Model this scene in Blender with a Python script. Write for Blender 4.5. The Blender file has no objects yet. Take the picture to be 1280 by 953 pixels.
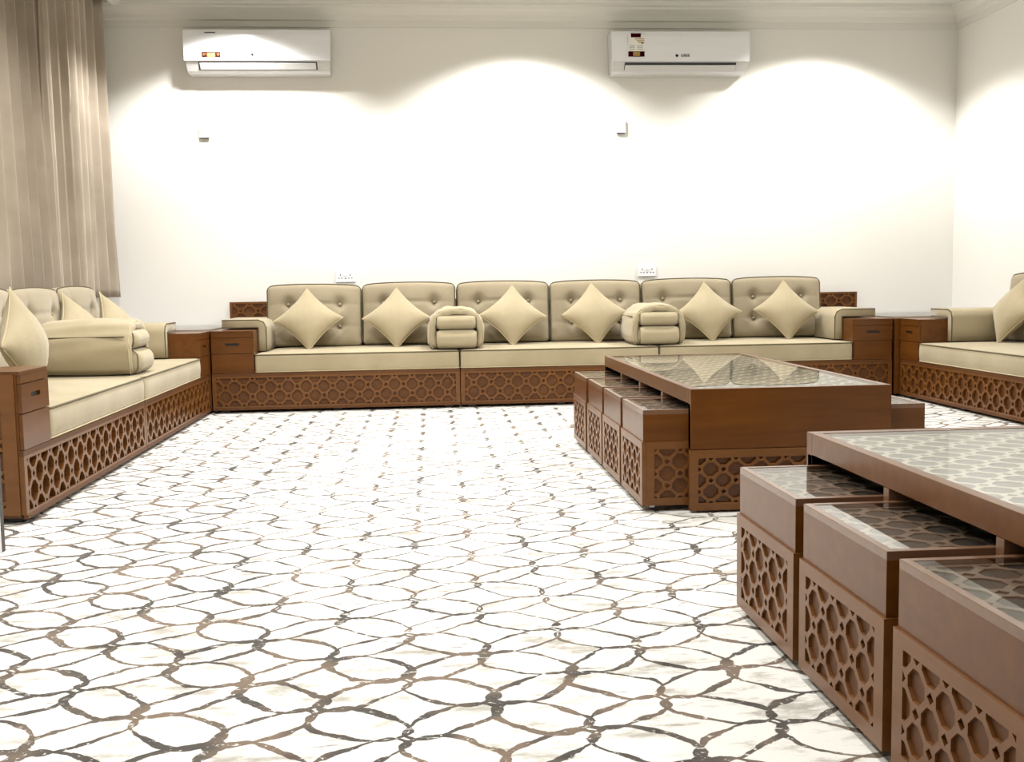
import bpy, bmesh, math, random
from mathutils import Vector, Matrix
random.seed(7)
SC = bpy.context.scene
COL = SC.collection
pi = math.pi

# ------------------------------------------------------------------ camera
F, CX, CY = 1330.0, 640.0, 476.5          # pixels of the 1280x953 frame
def _ray(x, y): return Vector((x - CX, -(y - CY), -F))
cy_ = _ray(531, 357).normalized()
cz_ = cy_.cross(_ray(1531, 341)).normalized()
if cz_.y < 0: cz_ = -cz_
cx_ = cy_.cross(cz_)
cam = bpy.data.cameras.new('camera')
cam.sensor_fit = 'HORIZONTAL'; cam.sensor_width = 36.0; cam.lens = 36.0 * F / 1280.0
cam.clip_start = 0.05; cam.clip_end = 60
camo = bpy.data.objects.new('camera', cam); COL.objects.link(camo)
camo.matrix_world = Matrix((cx_, cy_, cz_)).to_4x4()
camo.location = (0, 0, 0.85)
SC.camera = camo

# ------------------------------------------------------------------ light
w = bpy.data.worlds.new('world'); SC.world = w; w.use_nodes = True
w.node_tree.nodes['Background'].inputs[0].default_value = (1.0, 0.97, 0.92, 1)
w.node_tree.nodes['Background'].inputs[1].default_value = 0.25
XL, XR, YB, YF, ZC = -2.42, 4.25, 8.32, -2.6, 2.97

def spot(x, y, e, ang=150, blend=0.35, r=0.06, z=2.93):
    l = bpy.data.lights.new('downlight_lamp', 'SPOT')
    l.energy = e; l.spot_size = math.radians(ang); l.spot_blend = blend
    l.shadow_soft_size = r; l.color = (1.0, 0.985, 0.962)
    o = bpy.data.objects.new('downlight_lamp', l); COL.objects.link(o)
    o.location = (x, y, z)
    return o
for x in (-1.35, 0.74, 3.06): spot(x, 7.60, 225, 130, 0.40)
for y in (5.3, 3.0, 0.9):
    for x in (-1.2, 0.25, 3.1):
        spot(x, y, {-1.2: 200, 0.25: 175, 3.1: 90}[x] * {5.3: 1.0, 3.0: 1.0, 0.9: 0.4}[y], 150, 0.5, 0.09)
SC.view_settings.view_transform = 'Standard'
SC.view_settings.look = 'None'
SC.view_settings.gamma = 1.0
SC.view_settings.use_curve_mapping = False
SC.view_settings.exposure = -0.05

# ------------------------------------------------------------------ materials
def mat(name):
    m = bpy.data.materials.new(name); m.use_nodes = True
    nt = m.node_tree
    return m, nt, nt.nodes['Principled BSDF']
class G:
    """tiny node-graph helper"""
    def __init__(s, nt): s.nt = nt
    def n(s, t, **k):
        nd = s.nt.nodes.new(t)
        for a, b in k.items(): setattr(nd, a, b)
        return nd
    def put(s, sock, v):
        if hasattr(v, 'is_output'): s.nt.links.new(v, sock)
        else: sock.default_value = v
    def m(s, op, a, b=0.0, c=0.0, clamp=False):
        nd = s.n('ShaderNodeMath', operation=op, use_clamp=clamp)
        s.put(nd.inputs[0], a); s.put(nd.inputs[1], b); s.put(nd.inputs[2], c)
        return nd.outputs[0]
    def mix(s, f, a, b):
        nd = s.n('ShaderNodeMix', data_type='RGBA')
        s.put(nd.inputs[0], f); s.put(nd.inputs[6], a); s.put(nd.inputs[7], b)
        return nd.outputs[2]
    def noise(s, vec, scale, detail=3.0, rough=0.5):
        nd = s.n('ShaderNodeTexNoise')
        s.put(nd.inputs['Vector'], vec); nd.inputs['Scale'].default_value = scale
        nd.inputs['Detail'].default_value = detail; nd.inputs['Roughness'].default_value = rough
        return nd.outputs[0]
    def step(s, x, lo, hi, a=0.0, b=1.0):
        nd = s.n('ShaderNodeMapRange', interpolation_type='SMOOTHSTEP')
        s.put(nd.inputs[0], x); s.put(nd.inputs[1], lo); s.put(nd.inputs[2], hi)
        s.put(nd.inputs[3], a); s.put(nd.inputs[4], b)
        return nd.outputs[0]
    def coord(s, which='Object', scale=(1, 1, 1), rot=(0, 0, 0)):
        tc = s.n('ShaderNodeTexCoord'); mp = s.n('ShaderNodeMapping')
        mp.inputs['Scale'].default_value = scale; mp.inputs['Rotation'].default_value = rot
        s.nt.links.new(tc.outputs[which], mp.inputs[0])
        return mp.outputs[0]
    def bump(s, h, strength, dist, b):
        nd = s.n('ShaderNodeBump'); nd.inputs['Strength'].default_value = strength
        nd.inputs['Distance'].default_value = dist
        s.put(nd.inputs['Height'], h); s.nt.links.new(nd.outputs[0], b.inputs['Normal'])

def wood(name, c1, c2, rough=0.32, coat=0.35, axis='x'):
    m, nt, b = mat(name); g = G(nt)
    sc = {'x': (1.3, 16, 16), 'z': (16, 16, 1.3), 'y': (16, 1.3, 16)}[axis]
    v = g.coord('Object', sc)
    a = g.noise(v, 1.6, 5, 0.6); c = g.noise(g.coord('Object', (2, 2, 2)), 1.3, 2)
    f = g.m('ADD', g.m('MULTIPLY', a, 0.7), g.m('MULTIPLY', c, 0.45))
    col = g.mix(g.step(f, 0.35, 0.8), (*c1, 1), (*c2, 1))
    g.put(b.inputs['Base Color'], col)
    b.inputs['Roughness'].default_value = rough; b.inputs['Specular IOR Level'].default_value = 0.32
    b.inputs['Coat Weight'].default_value = coat; b.inputs['Coat Roughness'].default_value = 0.25
    g.bump(a, 0.06, 0.002, b)
    return m
M = {}
M['wood'] = wood('walnut_veneer', (0.078, 0.0235, 0.0026), (0.122, 0.0415, 0.0055), 0.30, 0.12)
M['wood_lattice'] = wood('lattice_veneer', (0.108, 0.039, 0.0070), (0.150, 0.058, 0.013), 0.34, 0.12)
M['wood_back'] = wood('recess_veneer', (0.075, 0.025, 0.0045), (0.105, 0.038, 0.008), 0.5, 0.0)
M['wood_inlay'] = wood('inlay_veneer', (0.42, 0.37, 0.30), (0.48, 0.43, 0.36), 0.4, 0.0)  # table lattice, paled: wall reflection in the glass put into the colour
M['wood_inlay_dark'] = wood('dark_inlay_veneer', (0.155, 0.10, 0.068), (0.20, 0.135, 0.095), 0.4, 0.0)
M['inlay_ground'] = wood('inlay_ground', (0.034, 0.024, 0.018), (0.045, 0.033, 0.025), 0.6, 0.0)
M['inlay_ground_grey'] = wood('grey_inlay_ground', (0.085, 0.080, 0.070), (0.105, 0.100, 0.088), 0.6, 0.0)  # ground under the table lattice, lightened to carry the same painted-in reflection
M['wood_edge'] = wood('rim_veneer', (0.12, 0.058, 0.030), (0.16, 0.082, 0.045), 0.3, 0.5)

def plain(name, c, rough=0.5, metal=0.0, spec=0.5, em=None):
    m, nt, b = mat(name)
    b.inputs['Base Color'].default_value = (*c, 1); b.inputs['Roughness'].default_value = rough
    b.inputs['Metallic'].default_value = metal; b.inputs['Specular IOR Level'].default_value = spec
    return m
def fabric(name, c1, c2, sheen=0.25, scale=900):
    m, nt, b = mat(name); g = G(nt)
    v = g.coord('Object')
    n1 = g.noise(v, 3.5, 3); n2 = g.noise(v, scale, 1)
    g.put(b.inputs['Base Color'], g.mix(g.step(n1, 0.3, 0.7), (*c1, 1), (*c2, 1)))
    b.inputs['Roughness'].default_value = 0.85
    b.inputs['Sheen Weight'].default_value = sheen; b.inputs['Sheen Roughness'].default_value = 0.45
    b.inputs['Specular IOR Level'].default_value = 0.2
    h = g.m('ADD', g.m('MULTIPLY', n2, 0.25), g.m('MULTIPLY', g.noise(v, 14, 3), 1.0))
    g.bump(h, 0.25, 0.004, b)
    return m
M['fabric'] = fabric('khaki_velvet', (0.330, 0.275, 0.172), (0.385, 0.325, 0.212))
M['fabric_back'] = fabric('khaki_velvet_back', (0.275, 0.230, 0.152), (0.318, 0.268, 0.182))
M['piping'] = fabric('piping_cloth', (0.09, 0.072, 0.036), (0.12, 0.10, 0.055), 0.1)
M['piping_light'] = fabric('light_piping_cloth', (0.42, 0.35, 0.21), (0.47, 0.39, 0.24), 0.1)
M['curtain'] = fabric('curtain_cloth', (0.31, 0.26, 0.20), (0.37, 0.315, 0.25), 0.35, 400)
M['black'] = plain('black_plastic', (0.012, 0.011, 0.010), 0.4)
M['white_plastic'] = plain('white_plastic', (0.78, 0.79, 0.82), 0.22)
M['white_plastic2'] = plain('grey_white_plastic', (0.58, 0.58, 0.58), 0.35)
M['dark_grey'] = plain('dark_grey', (0.06, 0.06, 0.07), 0.4)
M['vent'] = plain('vent_dark', (0.03, 0.03, 0.04), 0.5)
M['chrome'] = plain('castor_metal', (0.5, 0.5, 0.5), 0.25, 1.0)
M['maroon'] = plain('sticker_maroon', (0.035, 0.002, 0.006), 0.9, 0, 0.0)
M['yellow'] = plain('sticker_gold', (0.38, 0.25, 0.08), 0.9, 0, 0.0)
M['paper'] = plain('sticker_paper', (0.80, 0.79, 0.74), 0.5)
M['grey_print'] = plain('grey_print', (0.03, 0.03, 0.033), 0.9, 0, 0.0)
M['crown'] = plain('crown_paint', (0.70, 0.69, 0.64), 0.6)

def wall_mat(name, c):
    m, nt, b = mat(name); g = G(nt)
    v = g.coord('Object')
    g.put(b.inputs['Base Color'], g.mix(g.step(g.noise(v, 1.1, 2), 0.3, 0.7), (*c, 1), tuple(x * 0.975 for x in c) + (1,)))
    b.inputs['Roughness'].default_value = 0.75
    g.bump(g.noise(v, 240, 2), 0.05, 0.001, b)
    return m
M['wall'] = wall_mat('wall_paint', (0.77, 0.758, 0.715))
M['ceiling'] = wall_mat('ceiling_paint', (0.74, 0.73, 0.69))

# thin clear glass: fresnel mix of clear transmission and mirror reflection
m = bpy.data.materials.new('clear_glass'); m.use_nodes = True
nt = m.node_tree; nt.nodes.remove(nt.nodes['Principled BSDF']); g = G(nt)
fr = g.n('ShaderNodeFresnel'); fr.inputs[0].default_value = 2.6
tr = g.n('ShaderNodeBsdfTransparent'); tr.inputs[0].default_value = (0.95, 0.965, 0.955, 1)
gl = g.n('ShaderNodeBsdfGlossy'); gl.inputs['Roughness'].default_value = 0.015
mx = g.n('ShaderNodeMixShader')
geo = g.n('ShaderNodeNewGeometry')
nt.links.new(g.m('MULTIPLY', fr.outputs[0], g.m('SUBTRACT', 1.0, geo.outputs['Backfacing'])), mx.inputs[0]); nt.links.new(tr.outputs[0], mx.inputs[1]); nt.links.new(gl.outputs[0], mx.inputs[2])
nt.links.new(mx.outputs[0], nt.nodes['Material Output'].inputs[0])
M['glass'] = m

# carpet: cream pile with brush-stroke brown petals on a slanted lattice
m, nt, b = mat('carpet_pattern'); g = G(nt)
v0 = g.coord('Object')
nz = g.n('ShaderNodeTexNoise'); nz.inputs['Scale'].default_value = 6.0; nz.inputs['Detail'].default_value = 3
nt.links.new(v0, nz.inputs['Vector'])
sb = g.n('ShaderNodeVectorMath', operation='SUBTRACT'); nt.links.new(nz.outputs[1], sb.inputs[0]); sb.inputs[1].default_value = (.5, .5, .5)
sc_ = g.n('ShaderNodeVectorMath', operation='SCALE'); nt.links.new(sb.outputs[0], sc_.inputs[0]); sc_.inputs[3].default_value = 0.060
ad = g.n('ShaderNodeVectorMath', operation='ADD'); nt.links.new(v0, ad.inputs[0]); nt.links.new(sc_.outputs[0], ad.inputs[1])
sep = g.n('ShaderNodeSeparateXYZ'); nt.links.new(ad.outputs[0], sep.inputs[0])
X, Y = sep.outputs[0], sep.outputs[1]
ax, ay, bx_, by_ = 0.1785, 0.145, -0.1765, 0.153
det = ax * by_ - ay * bx_
dx_ = g.m('SUBTRACT', X, 0.12); dy_ = g.m('SUBTRACT', Y, 2.094)
U = g.m('ADD', g.m('MULTIPLY', dx_, by_ / det), g.m('MULTIPLY', dy_, -bx_ / det))
V = g.m('ADD', g.m('MULTIPLY', dx_, -ay / det), g.m('MULTIPLY', dy_, ax / det))
def petal(a, c, hl=0.475, hw=0.225, p=2.3):
    fa = g.m('ABSOLUTE', g.m('SUBTRACT', g.m('FRACT', a), 0.5))
    fc = g.m('ABSOLUTE', g.m('SUBTRACT', c, g.m('ROUND', c)))
    s = g.m('ADD', g.m('POWER', g.m('DIVIDE', fa, hl), p), g.m('POWER', g.m('DIVIDE', fc, hw), p))
    s = g.m('POWER', s, 1 / p)
    r = g.m('SQRT', g.m('ADD', g.m('MULTIPLY', fa, fa), g.m('MULTIPLY', fc, fc)))
    return g.m('MULTIPLY', g.m('DIVIDE', r, g.m('MAXIMUM', s, 0.05)), g.m('ABSOLUTE', g.m('SUBTRACT', s, 1.0)))
pU, pV = petal(U, V, 0.462, 0.190, 2.7), petal(V, U, 0.435, 0.262, 2.7)
d = g.m('MINIMUM', pU, pV)
n_w = g.noise(v0, 9.0, 4, 0.6)           # stroke width changes
n_b = g.noise(g.coord('Object', (1, 3.2, 1), (0, 0, 0.35)), 11.0, 5, 0.7)   # breaks along the strokes
n_f = g.noise(v0, 60.0, 3, 0.7)
# middle of the carpet, thinner strokes
sp0 = g.n('ShaderNodeSeparateXYZ'); nt.links.new(v0, sp0.inputs[0])
ex = g.m('DIVIDE', g.m('SUBTRACT', sp0.outputs[0], 0.25), 0.95); ey = g.m('DIVIDE', g.m('SUBTRACT', sp0.outputs[1], 4.3), 2.1)
rr = g.m('ADD', g.m('MULTIPLY', ex, ex), g.m('MULTIPLY', ey, ey))
off_middle = g.step(rr, 0.75, 1.15)
wd = g.m('MULTIPLY', g.step(n_w, 0.36, 0.66, 0.023, 0.063), g.m('ADD', g.m('MULTIPLY', off_middle, 0.35), 0.65))
wd = g.m('ADD', wd, g.m('MULTIPLY', g.m('SUBTRACT', n_f, 0.5), 0.022))
line = g.m('SUBTRACT', 1.0, g.step(d, g.m('MULTIPLY', wd, 0.75), wd))
brk = g.m('ADD', n_b, g.m('MULTIPLY', off_middle, 0.045))
line = g.m('MULTIPLY', line, g.step(brk, 0.365, 0.44))
line = g.m('MULTIPLY', line, g.step(n_f, 0.30, 0.42))
# extra short strokes
st = g.noise(g.coord('Object', (1.0, 4.5, 1), (0, 0, -0.55)), 7.0, 4, 0.62)
st = g.m('MULTIPLY', g.step(st, 0.63, 0.68), g.step(n_w, 0.46, 0.54))
st2 = g.noise(g.coord('Object', (2.0, 8, 1), (0, 0, -0.5)), 8.0, 3, 0.6)
st2 = g.m('MULTIPLY', g.step(st2, 0.63, 0.68), g.m('SUBTRACT', 1.0, off_middle))
line = g.m('MAXIMUM', line, g.m('MULTIPLY', st, 0.6))
line = g.m('MAXIMUM', line, g.m('MULTIPLY', st2, 0.8))
ctone = g.noise(v0, 4.2, 3, 0.6)
lc = g.mix(g.step(ctone, 0.40, 0.62), (0.018, 0.011, 0.007, 1), (0.135, 0.088, 0.054, 1))
stain = g.noise(g.coord('Object', (1, 2.4, 1), (0, 0, -0.5)), 5.0, 5, 0.7)
base = g.mix(g.m('MULTIPLY', g.step(stain, 0.49, 0.68), 0.75), (0.69, 0.675, 0.63, 1), (0.25, 0.225, 0.185, 1))
g.put(b.inputs['Base Color'], g.mix(g.m('MULTIPLY', line, 0.93), base, lc))
b.inputs['Roughness'].default_value = 0.95; b.inputs['Specular IOR Level'].default_value = 0.1
b.inputs['Sheen Weight'].default_value = 0.15
g.bump(g.m('ADD', g.noise(v0, 350, 2), g.m('MULTIPLY', line, -1.2)), 0.35, 0.004, b)
M['carpet'] = m

# ------------------------------------------------------------------ helpers
def link(name, me, material, parent=None, loc=(0, 0, 0), rot=(0, 0, 0), smooth=False):
    o = bpy.data.objects.new(name, me); COL.objects.link(o)
    if material is not None and not me.materials: me.materials.append(material)
    o.location = loc; o.rotation_euler = rot
    if parent: o.parent = parent
    if smooth:
        for p in me.polygons: p.use_smooth = True
    return o
def thing(name, label, cat, loc=(0, 0, 0), rz=0.0, group=None):
    o = bpy.data.objects.new(name, None); COL.objects.link(o)
    o.empty_display_size = 0.05
    o.location = loc; o.rotation_euler = (0, 0, rz); o['label'] = label; o['category'] = cat
    if group: o['group'] = group
    return o
def finish(bm, name):
    bmesh.ops.recalc_face_normals(bm, faces=bm.faces)
    me = bpy.data.meshes.new(name); bm.to_mesh(me); bm.free(); return me
def box_bm(bm, x0, x1, y0, y1, z0, z1, bev=0.0):
    r = bmesh.ops.create_cube(bm, size=1.0)
    for v in r['verts']:
        v.co = Vector((x0 + (v.co.x + .5) * (x1 - x0), y0 + (v.co.y + .5) * (y1 - y0), z0 + (v.co.z + .5) * (z1 - z0)))
    if bev > 0:
        es = set(e for v in r['verts'] for e in v.link_edges)
        bmesh.ops.bevel(bm, geom=list(es), offset=bev, segments=2, affect='EDGES', profile=0.6)
def boxes(name, lst, material, parent=None, bev=0.002, loc=(0, 0, 0)):
    bm = bmesh.new()
    for q in lst: box_bm(bm, *q, bev=bev)
    return link(name, finish(bm, name), material, parent, loc)
def tube(name, pts, r, material, parent=None, closed=True, seg=6):
    """swept tube along points"""
    n = len(pts); bm = bmesh.new(); rings = []
    pts = [Vector(p) for p in pts]
    for i in range(n):
        a = pts[(i - 1) % n] if closed or i > 0 else pts[i]
        c = pts[(i + 1) % n] if closed or i < n - 1 else pts[i]
        t = (c - a).normalized()
        up = Vector((0, 0, 1)) if abs(t.z) < 0.9 else Vector((0, 1, 0))
        s = t.cross(up).normalized(); u = s.cross(t)
        rings.append([bm.verts.new(pts[i] + (s * math.cos(k * 2 * pi / seg) + u * math.sin(k * 2 * pi / seg)) * r) for k in range(seg)])
    for i in range(n if closed else n - 1):
        A, B = rings[i], rings[(i + 1) % n]
        best = 0
        if closed and i == n - 1:      # align the last ring
            best = min(range(seg), key=lambda q: sum((A[k].co - B[(k + q) % seg].co).length for k in range(seg)))
        for k in range(seg):
            bm.faces.new((A[k], A[(k + 1) % seg], B[(k + 1 + best) % seg], B[(k + best) % seg]))
    return link(name, finish(bm, name), material, parent, smooth=True)

def rbox(sx, sy, sz, r, nx=12, ny=8, nz=4, fn=None):
    """rounded box centred on the origin, then deformed by fn(x,y,z,(u,v,w))->Vector"""
    bm = bmesh.new(); cache = {}
    def samples(n, s):
        k = 3; out = []
        for i in range(k): out.append(-s / 2 + r * (1 - math.cos(pi / 2 * i / k)))
        inner = s - 2 * r
        for i in range(n + 1): out.append(-s / 2 + r + inner * i / n)
        for i in range(k - 1, -1, -1): out.append(s / 2 - r * (1 - math.cos(pi / 2 * i / k)))
        return out
    S = [samples(nx, sx), samples(ny, sy), samples(nz, sz)]
    H = (sx / 2, sy / 2, sz / 2)
    def vert(i, j, k):
        key = (i, j, k)
        if key in cache: return cache[key]
        p = Vector((S[0][i], S[1][j], S[2][k]))
        q = Vector([max(-H[a] + r, min(H[a] - r, p[a])) for a in range(3)])
        dd = p - q
        if dd.length > 1e-9: p = q + dd.normalized() * r
        if fn: p = fn(p, (p.x / H[0], p.y / H[1], p.z / H[2]))
        cache[key] = bm.verts.new(p); return cache[key]
    L = [len(s) - 1 for s in S]
    for a in range(3):
        b_, c_ = (a + 1) % 3, (a + 2) % 3
        for side in (0, L[a]):
            for i in range(L[b_]):
                for j in range(L[c_]):
                    ids = []
                    for (di, dj) in ((0, 0), (1, 0), (1, 1), (0, 1)):
                        t = [0, 0, 0]; t[a] = side; t[b_] = i + di; t[c_] = j + dj
                        ids.append(vert(*t))
                    try: bm.faces.new(ids)
                    except ValueError: pass
    return bm
def rrect(w_, h_, r, n=5):
    out = []
    for cx, cy, a0 in ((w_ / 2 - r, h_ / 2 - r, 0), (-w_ / 2 + r, h_ / 2 - r, pi / 2), (-w_ / 2 + r, -h_ / 2 + r, pi), (w_ / 2 - r, -h_ / 2 + r, 1.5 * pi)):
        for i in range(n + 1):
            a = a0 + pi / 2 * i / n
            out.append((cx + r * math.cos(a), cy + r * math.sin(a)))
    return out
def dense(pts, step=0.05):
    out = []
    for i, p in enumerate(pts):
        q = pts[(i + 1) % len(pts)]; d = math.dist(p, q); k = max(1, int(d / step))
        for j in range(k): out.append(tuple(p[a] + (q[a] - p[a]) * j / k for a in range(len(p))))
    return out

# carved lattice panel: octagon and small diamond holes
def clip(poly, x0, x1, y0, y1):
    def cut(P, inside, inter):
        out = []
        for i, p in enumerate(P):
            q = P[(i + 1) % len(P)]
            if inside(p):
                out.append(p)
                if not inside(q): out.append(inter(p, q))
            elif inside(q): out.append(inter(p, q))
        return out
    for ax_, val, sg in ((0, x0, 1), (0, x1, -1), (1, y0, 1), (1, y1, -1)):
        ins = lambda p: (p[ax_] - val) * sg >= 0
        def it(p, q):
            t = (val - p[ax_]) / (q[ax_] - p[ax_])
            return (p[0] + (q[0] - p[0]) * t, p[1] + (q[1] - p[1]) * t)
        poly = cut(poly, ins, it)
        if len(poly) < 3: return None
    ar = abs(sum(poly[i][0] * poly[(i + 1) % len(poly)][1] - poly[(i + 1) % len(poly)][0] * poly[i][1] for i in range(len(poly)))) / 2
    return poly if ar > 4e-5 else None
lat_cache = {}
def lattice_mesh(w_, h_, p, mg=(0.03, 0.03, 0.03, 0.03), th=0.008, phase=(0, 0), bev=0.0):
    """panel in XZ plane, x 0..w, z 0..h, front at y=0, thickness to y=th; mg = left,right,bottom,top margins"""
    key = (round(w_, 4), round(h_, 4), p, mg, th, phase)
    if key in lat_cache: return lat_cache[key]
    x0, x1, z0, z1 = mg[0], w_ - mg[1], mg[2], h_ - mg[3]
    nx, nz = max(1, round((x1 - x0) / p)), max(1, round((z1 - z0) / p))
    px, pz = (x1 - x0) / nx, (z1 - z0) / nz
    holes = []
    for i in range(0, nx + 1):
        for j in range(0, nz + 1):
            cx, cz = x0 + i * px, z0 + j * pz
            if (i + j + phase[0]) % 2 == 0:
                h_o, k_o = 0.61, 0.21
                pts = [(cx + px * a_, cz + pz * b_) for a_, b_ in ((h_o, k_o), (k_o, h_o), (-k_o, h_o), (-h_o, k_o), (-h_o, -k_o), (-k_o, -h_o), (k_o, -h_o), (h_o, -k_o))]
            else:
                R = 0.23
                pts = [(cx + R * px * math.cos(k * pi / 2), cz + R * pz * math.sin(k * pi / 2)) for k in range(4)]
            q = clip(pts, x0, x1, z0, z1)
            if q: holes.append(q)
    cu = bpy.data.curves.new('lat', 'CURVE'); cu.dimensions = '2D'; cu.fill_mode = 'BOTH'; cu.extrude = th / 2
    for pts in [[(0, 0), (w_, 0), (w_, h_), (0, h_)]] + holes:
        sp = cu.splines.new('POLY'); sp.points.add(len(pts) - 1); sp.use_cyclic_u = True
        for k, q in enumerate(pts): sp.points[k].co = (q[0], q[1], 0, 1)
    ob = bpy.data.objects.new('lat', cu)
    me = bpy.data.meshes.new_from_object(ob)
    bpy.data.objects.remove(ob); bpy.data.curves.remove(cu)
    for v in me.vertices:
        x, y, z = v.co; v.co = (x, th / 2 - z, y)
    me.materials.clear(); me.materials.append(M['wood_lattice'])
    bm = bmesh.new(); bm.from_mesh(me); bmesh.ops.remove_doubles(bm, verts=bm.verts, dist=1e-5)
    bmesh.ops.recalc_face_normals(bm, faces=bm.faces); bm.to_mesh(me); bm.free()
    for pl in me.polygons: pl.use_smooth = False
    lat_cache[key] = me
    return me
def lattice(parent, w_, h_, p, loc, rz=0.0, rx=0.0, name='lattice_panel', **k):
    return link(name, lattice_mesh(w_, h_, p, **k), None, parent, loc, (rx, 0, rz))

# ------------------------------------------------------------------ room
def struct(o): o['kind'] = 'structure'; return o
struct(boxes('floor', [(XL - .1, XR + .1, YF - .1, YB + .1, -0.08, 0.0)], M['carpet'], bev=0))
struct(boxes('ceiling', [(XL - .1, XR + .1, YF - .1, YB + .1, ZC, ZC + .1)], M['ceiling'], bev=0))
struct(boxes('wall_back', [(XL - .1, XR + .1, YB, YB + .1, 0, ZC)], M['wall'], bev=0))
struct(boxes('wall_left', [(XL - .1, XL, YF, YB, 0, ZC)], M['wall'], bev=0))
struct(boxes('wall_right', [(XR, XR + .1, YF, YB, 0, ZC)], M['wall'], bev=0))
struct(boxes('wall_front', [(XL - .1, XR + .1, YF - .1, YF, 0, ZC)], M['wall'], bev=0))
# crown moulding: profile (projection from wall, height)
prof = [(0, 2.800), (0.012, 2.800), (0.014, 2.845), (0.030, 2.852), (0.034, 2.864), (0.040, 2.885), (0.058, 2.908),
        (0.082, 2.925), (0.088, 2.940), (0.112, 2.944), (0.116, 2.970), (0, 2.970)]
def crown(name, p0, p1, inward, m0, m1):
    bm = bmesh.new(); p0 = Vector(p0); p1 = Vector(p1); d_ = (p1 - p0).normalized(); n_ = Vector(inward)
    A = [bm.verts.new(p0 + n_ * a + d_ * (a * m0) + Vector((0, 0, z))) for a, z in prof]
    B = [bm.verts.new(p1 + n_ * a - d_ * (a * m1) + Vector((0, 0, z))) for a, z in prof]
    for i in range(len(prof)):
        j = (i + 1) % len(prof); bm.faces.new((A[i], A[j], B[j], B[i]))
    bm.faces.new(A); bm.faces.new(B)
    return struct(link(name, finish(bm, name), M['crown']))
e = 0.0005
crown('trim_1', (XL, YB - e, 0), (XR, YB - e, 0), (0, -1, 0), 1, 1)
crown('trim_2', (XR - e, YF, 0), (XR - e, YB, 0), (-1, 0, 0), 0, 1)
crown('trim_3', (XL + e, YF, 0), (XL + e, 4.0, 0), (1, 0, 0), 0, 0)
# curtain pocket moulding in front of the curtain heads
bm = bmesh.new()
pr2 = [(-2.235, 2.970), (-2.235, 2.925), (-2.215, 2.920), (-2.205, 2.935), (-2.185, 2.940), (-2.175, 2.955), (-2.150, 2.958), (-2.150, 2.970)]
A = [bm.verts.new((x, 3.7, z)) for x, z in pr2]; B = [bm.verts.new((x, YB - 0.12, z)) for x, z in pr2]
for i in range(len(pr2)):
    j = (i + 1) % len(pr2); bm.faces.new((A[i], A[j], B[j], B[i]))
bm.faces.new(A); bm.faces.new(B)
struct(link('trim_4', finish(bm, 'trim_4'), M['crown']))

# ------------------------------------------------------------------ curtains
def curtain(y0, y1, label, seed, z0=0.80, xb=-2.345, bunch=0.0):
    rnd = random.Random(seed)
    ny, nz = int((y1 - y0) / 0.012), 34
    waves = [(rnd.uniform(0, 6.28), rnd.uniform(0.9, 1.1)) for _ in range(3)]
    bm = bmesh.new(); G_ = []
    for k in range(nz + 1):
        z = z0 + (2.93 - z0) * k / nz; t = 1 - k / nz     # t = 1 at the hem
        row = []
        for i in range(ny + 1):
            s = i / ny
            ph = (y1 - y0) / 0.158 * 2 * pi * s + 1.3 * math.sin(2.3 * s * 6 + waves[0][0]) + t * t * 1.2 * math.sin(9 * s + waves[1][0]) + t * 0.5 * math.sin(21 * s)
            amp = 0.054 * (0.75 + 0.35 * math.sin(11 * s + waves[2][0])) * (0.85 + 0.35 * t)
            x = xb + amp * math.sin(ph) + 0.008 * math.sin(2.0 * ph + 1)
            y = y0 + (y1 - y0) * s + 0.022 * math.cos(ph) + bunch * t * t * math.sin(pi * s) * 0.1
            row.append(bm.verts.new((x, min(y, YB - 0.02), z)))
        G_.append(row)
    for k in range(nz):
        for i in range(ny):
            bm.faces.new((G_[k][i], G_[k][i + 1], G_[k + 1][i + 1], G_[k + 1][i]))
    me = finish(bm, 'curtain')
    o = link('curtain', me, M['curtain'], smooth=True)
    md = o.modifiers.new('thick', 'SOLIDIFY'); md.thickness = 0.004
    o['label'] = label; o['category'] = 'curtain'; o['group'] = 'beige curtains on the left wall'
    return o
curtain(4.1, 7.0, 'nearer beige pleated curtain panel, at the left edge of the photo', 3, bunch=0.6, xb=-2.352)
curtain(6.925, 8.20, 'farther beige pleated curtain panel, ending beside the back wall', 5, xb=-2.315)

# ------------------------------------------------------------------ majlis sofa
SH = 0.40; BH = 0.272; PL = 0.26
D_SEAT = 0.60; DEPTH = 0.93
PT = 0.061
def seat_cushion(parent, x0, x1):
    w_ = x1 - x0 - 0.008; dp = 0.86; h_ = SH - BH
    def fn(p, u):
        top = max(0.0, u[2])
        p = p.copy(); p.z += 0.010 * top * (1 - u[0] ** 4) * (1 - u[1] ** 4)
        p.y -= 0.006 * (1 - u[2] ** 2) * (u[1] < -0.9)
        p.z += 0.0015 * math.sin(p.x * 9) * top
        return p
    bm = rbox(w_, dp, h_, 0.018, 24, 12, 3, fn)
    c = Vector(((x0 + x1) / 2, dp / 2 + 0.0, BH + h_ / 2 + 0.001))
    bmesh.ops.translate(bm, verts=bm.verts, vec=c)
    o = link('seat_cushion', finish(bm, 'seat_cushion'), M['fabric'], parent, smooth=True)
    for zz, rr_, mt in ((h_ / 2 - 0.006, 0.0045, M['piping']), (-h_ / 2 + 0.006, 0.004, M['piping_light'])):
        pts = [(x + c.x, y + c.y, zz + c.z) for x, y in dense(rrect(w_ + 0.001, dp + 0.001, 0.018, 3), 0.06)]
        tube('piping', pts, rr_, mt, o)
    return o
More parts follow.
